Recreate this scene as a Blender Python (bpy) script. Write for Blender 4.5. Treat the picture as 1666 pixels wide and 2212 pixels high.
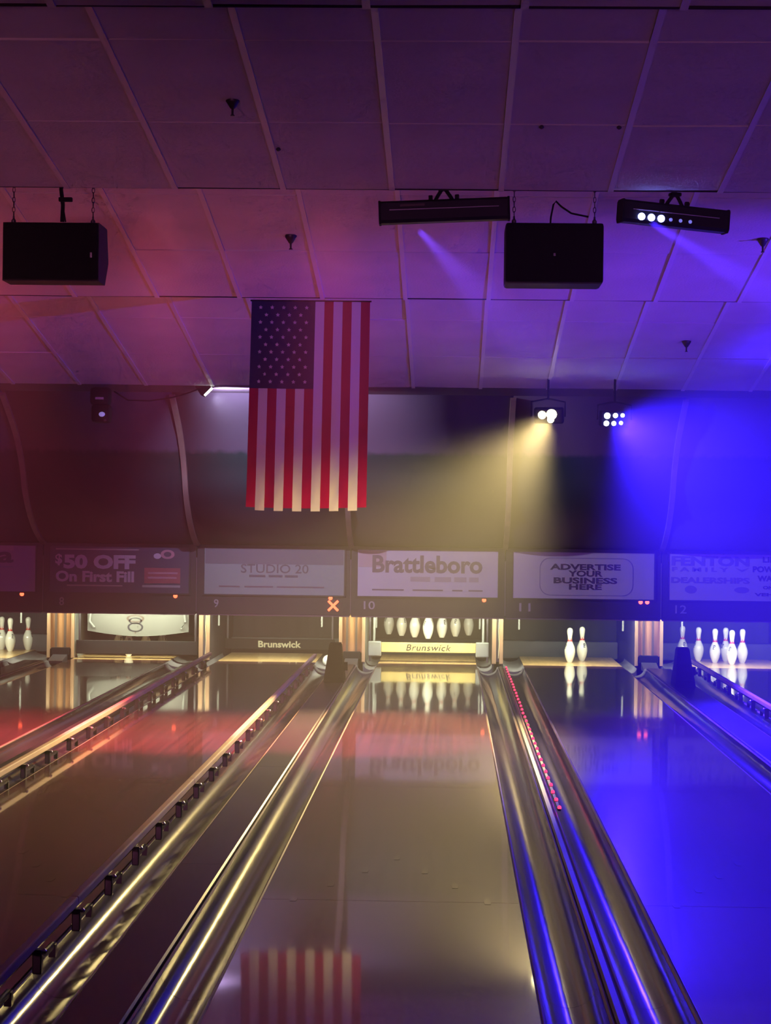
import bpy, bmesh, math, random
from mathutils import Vector, Matrix, Euler
random.seed(7)
for _o in list(bpy.data.objects): bpy.data.objects.remove(_o)
S = bpy.context.scene
COL = S.collection

# ------------------------------------------------------------------ camera
CAMZ = 1.576
cd = bpy.data.cameras.new('camera'); cam = bpy.data.objects.new('camera', cd); COL.objects.link(cam)
cd.sensor_fit = 'VERTICAL'; cd.sensor_height = 36.0; cd.lens = 36.0 * 4530 / 2212
cd.clip_start = 0.05; cd.clip_end = 200
cam.location = (0, 0, CAMZ)
cam.rotation_mode = 'QUATERNION'
cam.rotation_quaternion = (Matrix.Rotation(math.radians(1.757), 3, 'Z') @
                           Matrix.Rotation(math.radians(90.152), 3, 'X') @
                           Matrix.Rotation(0.012, 3, 'Z')).to_quaternion()
S.camera = cam

# ------------------------------------------------------------------ world: thin stage haze in a dark room
HAZE = 0.0155
w = bpy.data.worlds.new('room_air'); S.world = w; w.use_nodes = True
wn = w.node_tree; wn.nodes.clear()
wo = wn.nodes.new('ShaderNodeOutputWorld'); wb = wn.nodes.new('ShaderNodeBackground')
wb.inputs[0].default_value = (0, 0, 0, 1); wb.inputs[1].default_value = 0
wv = wn.nodes.new('ShaderNodeVolumeScatter')
wv.inputs['Color'].default_value = (1, 1, 1, 1); wv.inputs['Density'].default_value = HAZE
wv.inputs['Anisotropy'].default_value = 0.25
wn.links.new(wb.outputs[0], wo.inputs['Surface']); wn.links.new(wv.outputs[0], wo.inputs['Volume'])

# ------------------------------------------------------------------ colour management, sampling behaviour
S.view_settings.view_transform = 'Standard'; S.view_settings.look = 'None'
S.view_settings.gamma = 1.0; S.view_settings.use_curve_mapping = False
S.view_settings.exposure = 1.25
cy = S.cycles
cy.max_bounces = 4; cy.diffuse_bounces = 2; cy.glossy_bounces = 3; cy.transmission_bounces = 2; cy.volume_bounces = 0
cy.caustics_reflective = False; cy.caustics_refractive = False
cy.sample_clamp_indirect = 6.0; cy.sample_clamp_direct = 0
cy.use_denoising = True
cy.use_adaptive_sampling = True; cy.adaptive_threshold = 0.045; cy.adaptive_min_samples = 12

# ------------------------------------------------------------------ lights of the hall and added unseen fills
def aim(o, target):
    d = Vector(target) - o.location
    o.rotation_mode = 'QUATERNION'; o.rotation_quaternion = d.to_track_quat('-Z', 'Y')
def spot(name, loc, target, color, energy, angle, blend=0.6, r=0.05):
    l = bpy.data.lights.new(name, 'SPOT'); l.color = color; l.energy = energy
    l.spot_size = math.radians(angle); l.spot_blend = blend; l.shadow_soft_size = r
    o = bpy.data.objects.new(name, l); COL.objects.link(o); o.location = loc; aim(o, target); return o
def area(name, loc, target, color, energy, sx, sy, spread=180):
    l = bpy.data.lights.new(name, 'AREA'); l.color = color; l.energy = energy
    l.shape = 'RECTANGLE'; l.size = sx; l.size_y = sy; l.spread = math.radians(spread)
    o = bpy.data.objects.new(name, l); COL.objects.link(o); o.location = loc; aim(o, target); return o
# added fill spots behind the camera, tinting the far ceiling and masks pink
spot('added_pink_fill', (-3.4, -4.6, 0.4), (-3.0, 17, 2.55), (1.0, 0.26, 0.58), 1050, 26, 1.0, 0.3)
spot('added_rose_fill', (1.6, -4.6, 0.4), (1.0, 17, 2.55), (0.78, 0.22, 0.74), 760, 26, 1.0, 0.3)
# red wash bars hidden above the lanes behind the second ceiling step, aimed down the lanes
for k in range(5):
    x = -5.0 + k*1.06
    spot('lane_red_wash', (x, 12.75, 3.57), (x, 15.15, 0.0), (1.0, 0.12, 0.18), 1850, 37, 0.45, 0.30)
# added amber fill behind the first ceiling step, to warm the bumper rails
spot('added_amber_fill', (-2.7, 8.4, 3.7), (-2.1, 11.2, 0.0), (1.0, 0.52, 0.26), 45, 62, 1.0, 0.3)
# added blue fill without a fixture, tinting the right hand lanes
spot('added_lane_blue_fill', (4.2, 8.5, 3.6), (3.0, 12.2, 0.0), (0.045, 0.006, 1.0), 1700, 66, 0.9, 0.08)
spot('added_ceiling_blue_fill', (6.3, 12.3, 0.9), (2.1, 15.0, 3.3), (0.09, 0.02, 1.0), 1300, 46, 1.0, 0.08)  # added unseen fill that turns the right side of the ceiling blue

# ------------------------------------------------------------------ materials
MATS = {}
def mat(name, col, rough=0.5, metal=0.0, spec=0.5, noise=None, bump=None, coat=0.0, emit=None, estr=0.0, coat_rough=0.05):
    """noise=(scale(x,y,z), amount): multiplies colour; bump=(scale(x,y,z), strength)"""
    if name in MATS: return MATS[name]
    m = bpy.data.materials.new(name); m.use_nodes = True
    nt = m.node_tree; p = nt.nodes['Principled BSDF']
    p.inputs['Base Color'].default_value = (*col, 1); p.inputs['Roughness'].default_value = rough
    p.inputs['Metallic'].default_value = metal; p.inputs['Specular IOR Level'].default_value = spec
    p.inputs['Coat Weight'].default_value = coat; p.inputs['Coat Roughness'].default_value = coat_rough
    if emit:
        p.inputs['Emission Color'].default_value = (*emit, 1); p.inputs['Emission Strength'].default_value = estr
        m.cycles.emission_sampling = 'NONE'     # tiny lenses: seen directly and in reflections, their light comes from the lamps
    if noise or bump:
        tc = nt.nodes.new('ShaderNodeTexCoord')
    if noise:
        mp = nt.nodes.new('ShaderNodeMapping'); mp.inputs['Scale'].default_value = noise[0]
        nz = nt.nodes.new('ShaderNodeTexNoise'); nz.inputs['Scale'].default_value = 1.0; nz.inputs['Detail'].default_value = 4
        rp = nt.nodes.new('ShaderNodeValToRGB')
        lo = 1 - noise[1]; hi = 1 + noise[1]
        rp.color_ramp.elements[0].position = 0.3; rp.color_ramp.elements[1].position = 0.7
        rp.color_ramp.elements[0].color = (col[0]*lo, col[1]*lo, col[2]*lo, 1)
        rp.color_ramp.elements[1].color = (min(1, col[0]*hi), min(1, col[1]*hi), min(1, col[2]*hi), 1)
        nt.links.new(tc.outputs['Object'], mp.inputs[0]); nt.links.new(mp.outputs[0], nz.inputs['Vector'])
        nt.links.new(nz.outputs['Fac'], rp.inputs[0]); nt.links.new(rp.outputs[0], p.inputs['Base Color'])
    if bump:
        mp2 = nt.nodes.new('ShaderNodeMapping'); mp2.inputs['Scale'].default_value = bump[0]
        nz2 = nt.nodes.new('ShaderNodeTexNoise'); nz2.inputs['Scale'].default_value = 1.0; nz2.inputs['Detail'].default_value = 3
        bp = nt.nodes.new('ShaderNodeBump'); bp.inputs['Strength'].default_value = bump[1]; bp.inputs['Distance'].default_value = 0.01
        nt.links.new(tc.outputs['Object'], mp2.inputs[0]); nt.links.new(mp2.outputs[0], nz2.inputs['Vector'])
        nt.links.new(nz2.outputs['Fac'], bp.inputs['Height']); nt.links.new(bp.outputs[0], p.inputs['Normal'])
    MATS[name] = m; return m

M_tile = mat('ceiling_tile', (0.62, 0.60, 0.58), 0.9, spec=0.1, noise=((2.2, 2.2, 2.2), 0.08), bump=((60, 60, 60), 0.25))
M_runner = mat('grid_white', (0.70, 0.68, 0.66), 0.5, spec=0.3)
M_deckdark = mat('dark_void', (0.03, 0.025, 0.03), 0.9, spec=0.1)
M_wall = mat('wall_paint', (0.16, 0.12, 0.16), 0.8, spec=0.2, noise=((1, 1, 1), 0.1))
M_floor = mat('floor_dark', (0.05, 0.045, 0.05), 0.7)
M_lane = mat('lane_synthetic', (0.15, 0.056, 0.050), 0.22, spec=0.4, noise=((30, 0.35, 1), 0.34), coat=0.75, coat_rough=0.045)
M_arrow = mat('arrow_inlay', (0.10, 0.045, 0.035), 0.2, coat=1.0)
M_approach = mat('approach_wood', (0.28, 0.15, 0.08), 0.2, noise=((20, 0.6, 1), 0.3))
M_deck = mat('pin_deck_maple', (0.72, 0.46, 0.19), 0.3, noise=((40, 1.2, 1), 0.18), coat=0.4)
M_gutter = mat('gutter_plastic', (0.045, 0.040, 0.050), 0.17, spec=0.6, noise=((6, 0.7, 6), 0.35), bump=((14, 1.6, 14), 0.14))
M_gutlip = mat('gutter_lip', (0.45, 0.38, 0.28), 0.3, spec=0.6, noise=((10, 2, 10), 0.3))
M_gutend = mat('gutter_end_grey', (0.22, 0.21, 0.22), 0.4, noise=((7, 3, 7), 0.25))
M_cap = mat('capping_dark', (0.05, 0.045, 0.055), 0.38, noise=((4, 0.6, 4), 0.35))
M_rail = mat('bumper_rail_tan', (0.92, 0.70, 0.48), 0.55, spec=0.2, noise=((5, 2, 5), 0.15))
M_post = mat('bumper_post_black', (0.02, 0.02, 0.025), 0.25)
M_bright = mat('post_cap_steel', (0.75, 0.73, 0.72), 0.25, metal=1.0)
M_black = mat('black_plastic', (0.006, 0.006, 0.008), 0.5, spec=0.25)
M_blackm = mat('black_matte', (0.005, 0.005, 0.006), 0.75, spec=0.15)
M_mask = mat('mask_charcoal', (0.05, 0.042, 0.046), 0.55, noise=((2, 2, 2), 0.12))
M_trim = mat('trim_metal', (0.16, 0.15, 0.15), 0.4, metal=0.5)
M_wood = mat('kickback_wood', (0.60, 0.30, 0.13), 0.5, noise=((9, 9, 1.2), 0.28))
M_woodp = mat('kickback_wood_pale', (0.40, 0.24, 0.14), 0.45, noise=((12, 12, 1.6), 0.2))
M_strap = mat('strap_brown', (0.10, 0.065, 0.05), 0.6)
M_curtain = mat('pit_curtain', (0.055, 0.052, 0.065), 0.8, noise=((7, 1, 1), 0.3))
M_cushion = mat('pit_cushion', (0.17, 0.175, 0.20), 0.6, noise=((3, 1, 6), 0.15))
M_pin = mat('pin_white', (0.84, 0.85, 0.78), 0.18, coat=0.5)
M_red = mat('pin_red', (0.55, 0.03, 0.02), 0.3)
M_ink = mat('ink_black', (0.02, 0.02, 0.03), 0.5)
M_rakey = mat('rake_yellow', (0.66, 0.53, 0.19), 0.45, noise=((9, 9, 3), 0.12))
M_greyp = mat('grey_plastic', (0.25, 0.26, 0.245), 0.45, noise=((8, 8, 8), 0.12))
M_rakeb = mat('rake_black', (0.010, 0.010, 0.012), 0.6, spec=0.25)
M_cream = mat('cream_letter', (0.86, 0.82, 0.55), 0.5)
M_table = mat('pin_table_panel', (0.16, 0.16, 0.145), 0.5, noise=((2, 2, 2), 0.1))
M_rib = mat('rib_trim', (0.30, 0.22, 0.18), 0.5, noise=((8, 8, 2), 0.2))
M_spk = mat('speaker_grille', (0.006, 0.006, 0.008), 0.85, spec=0.1, bump=((300, 300, 300), 0.3))
M_spkc = mat('speaker_cabinet', (0.045, 0.038, 0.042), 0.6, spec=0.2)
M_chain = mat('chain_steel', (0.10, 0.09, 0.10), 0.45, metal=0.8)
M_sprk = mat('sprinkler_dark', (0.05, 0.04, 0.05), 0.4, metal=0.5)
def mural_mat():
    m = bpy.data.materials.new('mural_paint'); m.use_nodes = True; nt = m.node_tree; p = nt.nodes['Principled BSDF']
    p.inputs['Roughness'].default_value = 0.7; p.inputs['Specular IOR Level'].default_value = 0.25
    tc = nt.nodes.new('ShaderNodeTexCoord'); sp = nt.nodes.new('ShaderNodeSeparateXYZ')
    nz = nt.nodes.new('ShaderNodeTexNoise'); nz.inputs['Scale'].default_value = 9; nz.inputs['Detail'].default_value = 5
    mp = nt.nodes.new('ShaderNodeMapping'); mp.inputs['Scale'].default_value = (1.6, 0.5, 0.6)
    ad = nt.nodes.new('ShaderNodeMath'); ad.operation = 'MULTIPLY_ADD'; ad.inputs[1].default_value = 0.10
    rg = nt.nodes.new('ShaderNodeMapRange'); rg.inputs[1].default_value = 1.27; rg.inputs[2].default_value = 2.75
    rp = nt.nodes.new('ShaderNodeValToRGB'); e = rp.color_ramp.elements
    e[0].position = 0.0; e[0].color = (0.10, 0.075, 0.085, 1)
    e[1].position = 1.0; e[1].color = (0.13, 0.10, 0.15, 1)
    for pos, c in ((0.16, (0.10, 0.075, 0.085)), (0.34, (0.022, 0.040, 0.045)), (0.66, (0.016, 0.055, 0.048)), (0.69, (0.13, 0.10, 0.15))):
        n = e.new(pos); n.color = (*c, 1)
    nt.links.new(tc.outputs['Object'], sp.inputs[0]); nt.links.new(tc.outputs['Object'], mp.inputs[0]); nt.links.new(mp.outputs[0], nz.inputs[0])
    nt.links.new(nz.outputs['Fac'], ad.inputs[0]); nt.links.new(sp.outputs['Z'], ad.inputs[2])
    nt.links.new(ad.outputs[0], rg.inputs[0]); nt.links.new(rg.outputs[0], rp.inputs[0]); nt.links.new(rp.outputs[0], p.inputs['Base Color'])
    return m
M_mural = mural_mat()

# ------------------------------------------------------------------ mesh helpers
def mesh_obj(name, verts, faces, m, parent=None, smooth=False, loc=None):
    me = bpy.data.meshes.new(name); me.from_pydata([tuple(v) for v in verts], [], faces); me.update()
    if smooth: me.polygons.foreach_set('use_smooth', [True]*len(me.polygons))
    me.materials.append(m)
    o = bpy.data.objects.new(name, me); COL.objects.link(o)
    if loc: o.location = loc
    if parent: o.parent = parent
    return o
class MB:
    def __init__(s): s.v = []; s.f = []
    def add(s, vs, fs):
        b = len(s.v); s.v += [tuple(v) for v in vs]; s.f += [tuple(i+b for i in f) for f in fs]
    def box(s, x0, x1, y0, y1, z0, z1):
        s.add([(x0,y0,z0),(x1,y0,z0),(x1,y1,z0),(x0,y1,z0),(x0,y0,z1),(x1,y0,z1),(x1,y1,z1),(x0,y1,z1)],
              [(0,3,2,1),(4,5,6,7),(0,1,5,4),(1,2,6,5),(2,3,7,6),(3,0,4,7)])
    def bbox(s, x0, x1, y0, y1, z0, z1, b):
        """box with bevelled edges"""
        bm = bmesh.new(); bmesh.ops.create_cube(bm, size=1)
        for v in bm.verts: v.co = Vector(((x0+x1)/2+v.co.x*(x1-x0), (y0+y1)/2+v.co.y*(y1-y0), (z0+z1)/2+v.co.z*(z1-z0)))
        bmesh.ops.bevel(bm, geom=list(bm.edges), offset=b, segments=2, affect='EDGES', profile=0.5)
        bm.verts.index_update(); s.add([v.co[:] for v in bm.verts], [[v.index for v in f.verts] for f in bm.faces]); bm.free()
    def prism(s, prof, axis, a0, a1):
        """closed 2d profile swept along an axis: axis 'x': prof=(y,z); 'y': prof=(x,z); 'z': prof=(x,y)"""
        n = len(prof)
        def P(p, a):
            return (a, p[0], p[1]) if axis == 'x' else (p[0], a, p[1]) if axis == 'y' else (p[0], p[1], a)
        s.add([P(p, a0) for p in prof] + [P(p, a1) for p in prof],
              [tuple((i, (i+1) % n, n+(i+1) % n, n+i)) for i in range(n)] + [tuple(range(n))[::-1], tuple(range(n, 2*n))])
    def tube(s, pts, r, n=8, caps=True):
        pts = [Vector(p) for p in pts]; rs = r if isinstance(r, (list, tuple)) else [r]*len(pts)
        vs = []; up = None
        for i, p in enumerate(pts):
            t = (pts[min(i+1, len(pts)-1)] - pts[max(i-1, 0)]).normalized()
            a = Vector((0,0,1)) if abs(t.z) < 0.9 else Vector((1,0,0))
            u = t.cross(a).normalized(); v = t.cross(u)
            for k in range(n):
                g = 2*math.pi*k/n; vs.append(p + (u*math.cos(g) + v*math.sin(g))*rs[i])
        fs = [(i*n+k, i*n+(k+1) % n, (i+1)*n+(k+1) % n, (i+1)*n+k) for i in range(len(pts)-1) for k in range(n)]
        if caps: fs += [tuple(range(n))[::-1], tuple(range((len(pts)-1)*n, len(pts)*n))]
        s.add(vs, fs)
    def lathe(s, prof, n=20, c=(0,0,0)):
        vs = []; fs = []
        for (r, z) in prof:
            for k in range(n):
                g = 2*math.pi*k/n; vs.append((c[0]+r*math.cos(g), c[1]+r*math.sin(g), c[2]+z))
        for i in range(len(prof)-1):
            for k in range(n): fs.append((i*n+k, i*n+(k+1) % n, (i+1)*n+(k+1) % n, (i+1)*n+k))
        fs += [tuple(range(n))[::-1], tuple(range((len(prof)-1)*n, len(prof)*n))]
        s.add(vs, fs)
    def build(s, name, m, parent=None, smooth=False, loc=None, rot=None):
        bm = bmesh.new(); vs = [bm.verts.new(v) for v in s.v]
        for f in s.f:
            try: bm.faces.new([vs[i] for i in f])
            except ValueError: pass
        bmesh.ops.recalc_face_normals(bm, faces=bm.faces)
        me = bpy.data.meshes.new(name); bm.to_mesh(me); bm.free()
        if smooth:
            me.polygons.foreach_set('use_smooth', [True]*len(me.polygons))
            me.set_sharp_from_angle(angle=math.radians(40))
        me.materials.append(m)
        o = bpy.data.objects.new(name, me); COL.objects.link(o)
        if loc: o.location = loc
        if rot: o.rotation_euler = rot
        if parent: o.parent = parent
        return o
def tag(o, label=None, cat=None, group=None, kind=None):
    if label: o['label'] = label
    if cat: o['category'] = cat
    if group: o['group'] = group
    if kind: o['kind'] = kind
    return o
def empty(name, loc=(0,0,0), rot=None):
    o = bpy.data.objects.new(name, None); COL.objects.link(o); o.location = loc; o.empty_display_size = 0.1
    if rot: o.rotation_euler = rot
    return o
def copy_tree(o, parent=None):
    c = o.copy(); COL.objects.link(c); c.parent = parent
    for ch in list(o.children): copy_tree(ch, c)
    return c
def text_part(parent, s, cx, cz, w_, h_, m, y=-0.004, bold=0.0, name='lettering', shear=0.0, spacing=1.0, depth=0.0015):
    """flat lettering in the xz plane facing -Y, fitted into a box w_ x h_ centred at (cx, cz)"""
    cu = bpy.data.curves.new('t', 'FONT'); cu.body = s; cu.size = 1; cu.offset = bold; cu.shear = shear
    cu.space_character = spacing; cu.space_line = 0.8; cu.align_x = 'CENTER'; cu.resolution_u = 3; cu.extrude = depth/2 if depth else 0
    to = bpy.data.objects.new('t', cu); COL.objects.link(to)
    dg = bpy.context.evaluated_depsgraph_get()
    me = bpy.data.meshes.new_from_object(to.evaluated_get(dg)); bpy.data.objects.remove(to); bpy.data.curves.remove(cu)
    xs = [v.co.x for v in me.vertices]; ys = [v.co.y for v in me.vertices]
    x0, x1, y0, y1 = min(xs), max(xs), min(ys), max(ys)
    for v in me.vertices:
        X = cx + ((v.co.x-x0)/(x1-x0)-0.5)*w_; Z = cz + ((v.co.y-y0)/(y1-y0)-0.5)*h_
        v.co = (X, y - v.co.z, Z)
    me.materials.clear(); me.materials.append(m); me.name = name
    o = bpy.data.objects.new(name, me); COL.objects.link(o); o.parent = parent
    return o

# ------------------------------------------------------------------ layout numbers (metres; +Y runs down the lanes)
LANE = {7: -5.30, 8: -3.555, 9: -1.965, 10: -0.225, 11: 1.345, 12: 3.13}
HW = 0.53
FOUL, DECK0, DECK1, HP = 4.96, 22.66, 24.12, 23.25
SEAMS = [-6.02, -4.36, -2.705, -1.05, 0.60, 2.26, 3.92]     # borders of the masking units
SIGNX = {7: -5.19, 8: -3.535, 9: -1.87, 10: -0.228, 11: 1.432, 12: 3.09}
MASKY, MZ0, MZ1 = 22.40, 0.52, 1.265

# ------------------------------------------------------------------ shell
def struct(o): o['kind'] = 'structure'; return o
b = MB(); b.box(-8, 7, 4.96, 26, -0.30, -0.24); struct(b.build('floor', M_floor))
b = MB(); b.box(-8, 7, -6, 4.955, -0.30, 0.0); struct(b.build('floor', M_approach))
b = MB(); b.box(-8.1, -8, -6, 26, -0.3, 4.3); struct(b.build('wall_left', M_wall))
b = MB(); b.box(7, 7.1, -6, 26, -0.3, 4.3); struct(b.build('wall_right', M_wall))
b = MB(); b.box(-8.1, 7.1, -6.1, -6, -0.3, 4.3); struct(b.build('wall_rear', M_wall))
b = MB(); b.box(-8.1, 7.1, 26, 26.1, -0.3, 4.3); struct(b.build('wall_far', M_deckdark))

# sawtooth tile ceiling
ceil = struct(empty('ceiling', (0, 0, 0)))
SEG = [(4.42, 8.08, 3.960, 3.543), (8.08, 11.74, 3.83, 3.411), (11.74, 15.40, 3.755, 3.180), (15.40, 19.06, 3.332, 2.758)]
b = MB(); b.box(-8, 7, -6, 4.42, 3.96, 4.06); b.build('ceiling_slab', M_tile, ceil)
XK = [-0.345 + 0.61*k for k in range(-10, 12)]
for si, (y0, y1, z0, z1) in enumerate(SEG):
    ang = math.atan2(z1-z0, y1-y0); L = math.hypot(z1-z0, y1-y0); rl = L/3
    def at(t): return (y0 + (y1-y0)*t/L, z0 + (z1-z0)*t/L)
    b = MB(); b.add([(-8, y0, z0+.05), (7, y0, z0+.05), (7, y1, z1+.05), (-8, y1, z1+.05),
                     (-8, y0, z0+.12), (7, y0, z0+.12), (7, y1, z1+.12), (-8, y1, z1+.12)],
                    [(0,1,2,3), (7,6,5,4), (0,4,5,1), (1,5,6,2), (2,6,7,3), (3,7,4,0)]); b.build('light_block_slab', M_deckdark, ceil)  # dark backing slab added above the tiles to block light
    tm = MB(); tm.bbox(-0.297, 0.297, -rl/2+.006, rl/2-.006, 0, 0.012, 0.003); proto = None
    rm = MB(); rm.box(-0.016, 0.016, -L/2, L/2, -0.005, 0.004); rproto = None
    cm = MB(); cm.box(-0.292, 0.292, -0.012, 0.012, 0.009, 0.016); cproto = None
    for k, xk in enumerate(XK):
        yc, zc = at(L/2)
        if rproto is None: o = rproto = rm.build('grid_runner', M_runner, ceil)
        else: o = rproto.copy(); COL.objects.link(o)
        o.location = (xk, yc, zc); o.rotation_euler = (ang, 0, 0)
        if k == len(XK)-1: break
        for r in range(3):
            yc, zc = at((r+.5)*rl)
            if proto is None: o = proto = tm.build('ceiling_tile', M_tile, ceil)
            else: o = proto.copy(); COL.objects.link(o)
            o.location = (xk+0.305, yc, zc+0.002+random.uniform(0, .003)); o.rotation_euler = (ang+random.gauss(0, .004), random.gauss(0, .004), 0)
            if r > 0:
                yc, zc = at(r*rl)
                if cproto is None: o = cproto = cm.build('cross_tee', M_runner, ceil)
                else: o = cproto.copy(); COL.objects.link(o)
                o.location = (xk+0.305, yc, zc); o.rotation_euler = (ang, 0, 0)
    zt = SEG[si+1][2] if si < 3 else z1+.15
    b = MB(); b.box(-8, 7, y1+.004, y1+.024, z1+.004, zt+.1); b.build('step_fascia', M_deckdark, ceil)
b = MB(); b.box(-8, 7, 19.06, 20.45, 2.762, 2.84); b.build('soffit', M_wall, ceil)

# curved mural wall above the masking units
def catmull(P, n):
    out = []
    for i in range(len(P)-1):
        p0, p1, p2, p3 = P[max(i-1,0)], P[i], P[i+1], P[min(i+2,len(P)-1)]
        for k in range(n):
            t = k/n
            out.append(tuple(0.5*((2*p1[j]) + (-p0[j]+p2[j])*t + (2*p0[j]-5*p1[j]+4*p2[j]-p3[j])*t*t + (-p0[j]+3*p1[j]-3*p2[j]+p3[j])*t**3) for j in range(2)))
    out.append(P[-1]); return out
PROF = catmull([(20.20, 2.765), (20.33, 2.70), (20.87, 2.41), (21.22, 2.097), (21.40, 1.816), (21.67, 1.576), (21.98, 1.41), (22.30, 1.30), (22.47, 1.262)], 5)
wallb = struct(empty('wall_back', (0, 0, 0)))
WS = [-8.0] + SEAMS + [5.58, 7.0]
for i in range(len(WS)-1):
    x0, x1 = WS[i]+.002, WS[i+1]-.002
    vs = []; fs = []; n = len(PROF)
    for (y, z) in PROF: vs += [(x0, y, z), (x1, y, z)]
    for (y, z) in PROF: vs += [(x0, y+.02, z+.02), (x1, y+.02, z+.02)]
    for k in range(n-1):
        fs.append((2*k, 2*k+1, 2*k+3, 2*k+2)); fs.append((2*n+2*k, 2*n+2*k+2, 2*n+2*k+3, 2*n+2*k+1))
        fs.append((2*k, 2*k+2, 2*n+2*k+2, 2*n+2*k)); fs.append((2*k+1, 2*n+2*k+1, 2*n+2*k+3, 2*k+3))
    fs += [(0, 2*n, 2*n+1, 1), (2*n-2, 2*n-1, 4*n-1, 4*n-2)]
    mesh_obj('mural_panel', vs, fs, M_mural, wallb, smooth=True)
for x in SEAMS:
    b = MB(); prof = PROF[3:]
    n = len(prof); vs = []
    for i, (y, z) in enumerate(prof):
        p, q = prof[max(i-1, 0)], prof[min(i+1, n-1)]
        t = Vector((q[0]-p[0], q[1]-p[1])).normalized(); nn = Vector((t.y, -t.x))
        if nn.x > 0: nn = -nn
        for (dx, h) in ((-.03, -.01), (-.026, .03), (.026, .03), (.03, -.01)): vs.append((x+dx, y+nn.x*h, z+nn.y*h))
    fs = [(4*i+k, 4*i+(k+1) % 4, 4*i+4+(k+1) % 4, 4*i+4+k) for i in range(n-1) for k in range(4)] + [(3,2,1,0), (4*n-4, 4*n-3, 4*n-2, 4*n-1)]
    b.add(vs, fs); b.build('rib', M_rib, wallb, smooth=True)

# ------------------------------------------------------------------ lanes
PAN = [FOUL, 8.62, 12.28, 15.94, 19.60, DECK0]
lane_words = {7: 'far left lane, mostly cut by the picture edge', 8: 'lane under the fifty dollar sign', 9: 'lane with raised bumpers, left of the flag lane',
              10: 'middle lane reflecting the flag', 11: 'lane right of the middle, tinted blue', 12: 'rightmost lane with six pins standing'}
for n, cx in LANE.items():
    root = empty('bowling_lane', (cx, FOUL, 0))
    tag(root, 'glossy dark wooden bowling ' + lane_words[n], 'bowling lane', 'bowling lanes')
    for i in range(5):
        b = MB(); b.box(-HW, HW, PAN[i]-FOUL+.002, PAN[i+1]-FOUL-.002, -.06, 0); b.build('lane_panel', M_lane, root)
    b = MB(); b.box(-HW, HW, DECK0-FOUL, DECK1-FOUL, -.06, 0.0005); b.build('pin_deck', M_deck, root)
    for k in range(-3, 4):         # target arrows
        yy = 4.80 - 0.36*abs(k); xx = k*0.133
        mesh_obj('target_arrow', [(xx-.012, yy-.10, .0008), (xx+.012, yy-.10, .0008), (xx+.016, yy-.02, .0008), (xx, yy+.05, .0008), (xx-.016, yy-.02, .0008)], [(0,1,2,3,4)], M_arrow, root)

# gutters and divisions
def gutter(x0, x1, label):
    """channel between x0 (left) and x1 (right), sections joined end to end"""
    root = empty('gutter', ((x0+x1)/2, FOUL, 0)); tag(root, label, 'gutter', 'gutters beside the lanes')
    h = (x1-x0)/2; R = h-.016
    inner = [(-R*math.cos(math.pi*k/14), -.010-0.085*math.sin(math.pi*k/14)) for k in range(15)]
    outer = [(-(R+.006)*math.cos(math.pi*k/14), -.016-0.090*math.sin(math.pi*k/14)) for k in range(15)]
    cuts = [FOUL, 7.2, 10.86, 14.5, 18.2, 22.2]
    for i in range(5):
        b = MB(); b.prism(inner + outer[::-1], 'y', cuts[i]-FOUL+.002, cuts[i+1]-FOUL-.002); b.build('channel', M_gutter, root, smooth=True)
    for s in (-1, 1):
        b = MB(); a, c = sorted((s*R, s*(h-.001))); b.prism([(a, -.018), (c, -.018), (c, -.004), ((a+c)/2, -.001), (a, -.007)], 'y', 0, 22.2-FOUL); b.build('lip', M_gutlip, root)
    prof = [(-h+.003, -.002), (-h+.01, -.012)] + [(-R*.96*math.cos(math.pi*k/10), -.014-.07*math.sin(math.pi*k/10)) for k in range(11)] + [(h-.01, -.012), (h-.003, -.002), (h-.003, -.1), (-h+.003, -.1)]
    b = MB(); b.prism(prof, 'y', 22.203-FOUL, 22.47-FOUL); b.build('gutter_end', M_gutend, root, smooth=True)
    return root
def division(x0, x1, label):
    root = empty('division_capping', ((x0+x1)/2, FOUL, 0)); tag(root, label, 'capping', 'cappings between the gutters')
    h = (x1-x0)/2-.001
    cuts = [FOUL, 9.4, 13.1, 16.7, 22.3]
    for i in range(4):
        b = MB(); b.prism([(-h, -.2), (-h, .004), (-h+.008, .010), (h-.008, .010), (h, .004), (h, -.2)], 'y', cuts[i]-FOUL+.0015, cuts[i+1]-FOUL-.0015)
        b.build('cap_section', M_cap, root)
    return root
GW = 0.235
GAPN = {(7, 8): 'lanes seven and eight', (8, 9): 'lanes eight and nine', (9, 10): 'lanes nine and ten', (10, 11): 'lanes ten and eleven', (11, 12): 'lanes eleven and twelve'}
gutter(LANE[7]-HW-GW, LANE[7]-HW, 'dark curved gutter on the left of lane seven')
for (a, c) in GAPN:
    xl, xr = LANE[a]+HW, LANE[c]-HW
    nm = {7: 'seven', 8: 'eight', 9: 'nine', 10: 'ten', 11: 'eleven', 12: 'twelve'}
    gutter(xl, xl+GW, 'dark glossy gutter along the right edge of lane %s' % nm[a])
    gutter(xr-GW, xr, 'dark glossy gutter along the left edge of lane %s' % nm[c])
    division(xl+GW, xr-GW, ('wide flat' if xr-xl > .6 else 'narrow') + ' dark capping between ' + GAPN[(a, c)])
gutter(LANE[12]+HW, LANE[12]+HW+GW, 'dark curved gutter on the right of lane twelve')

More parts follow.
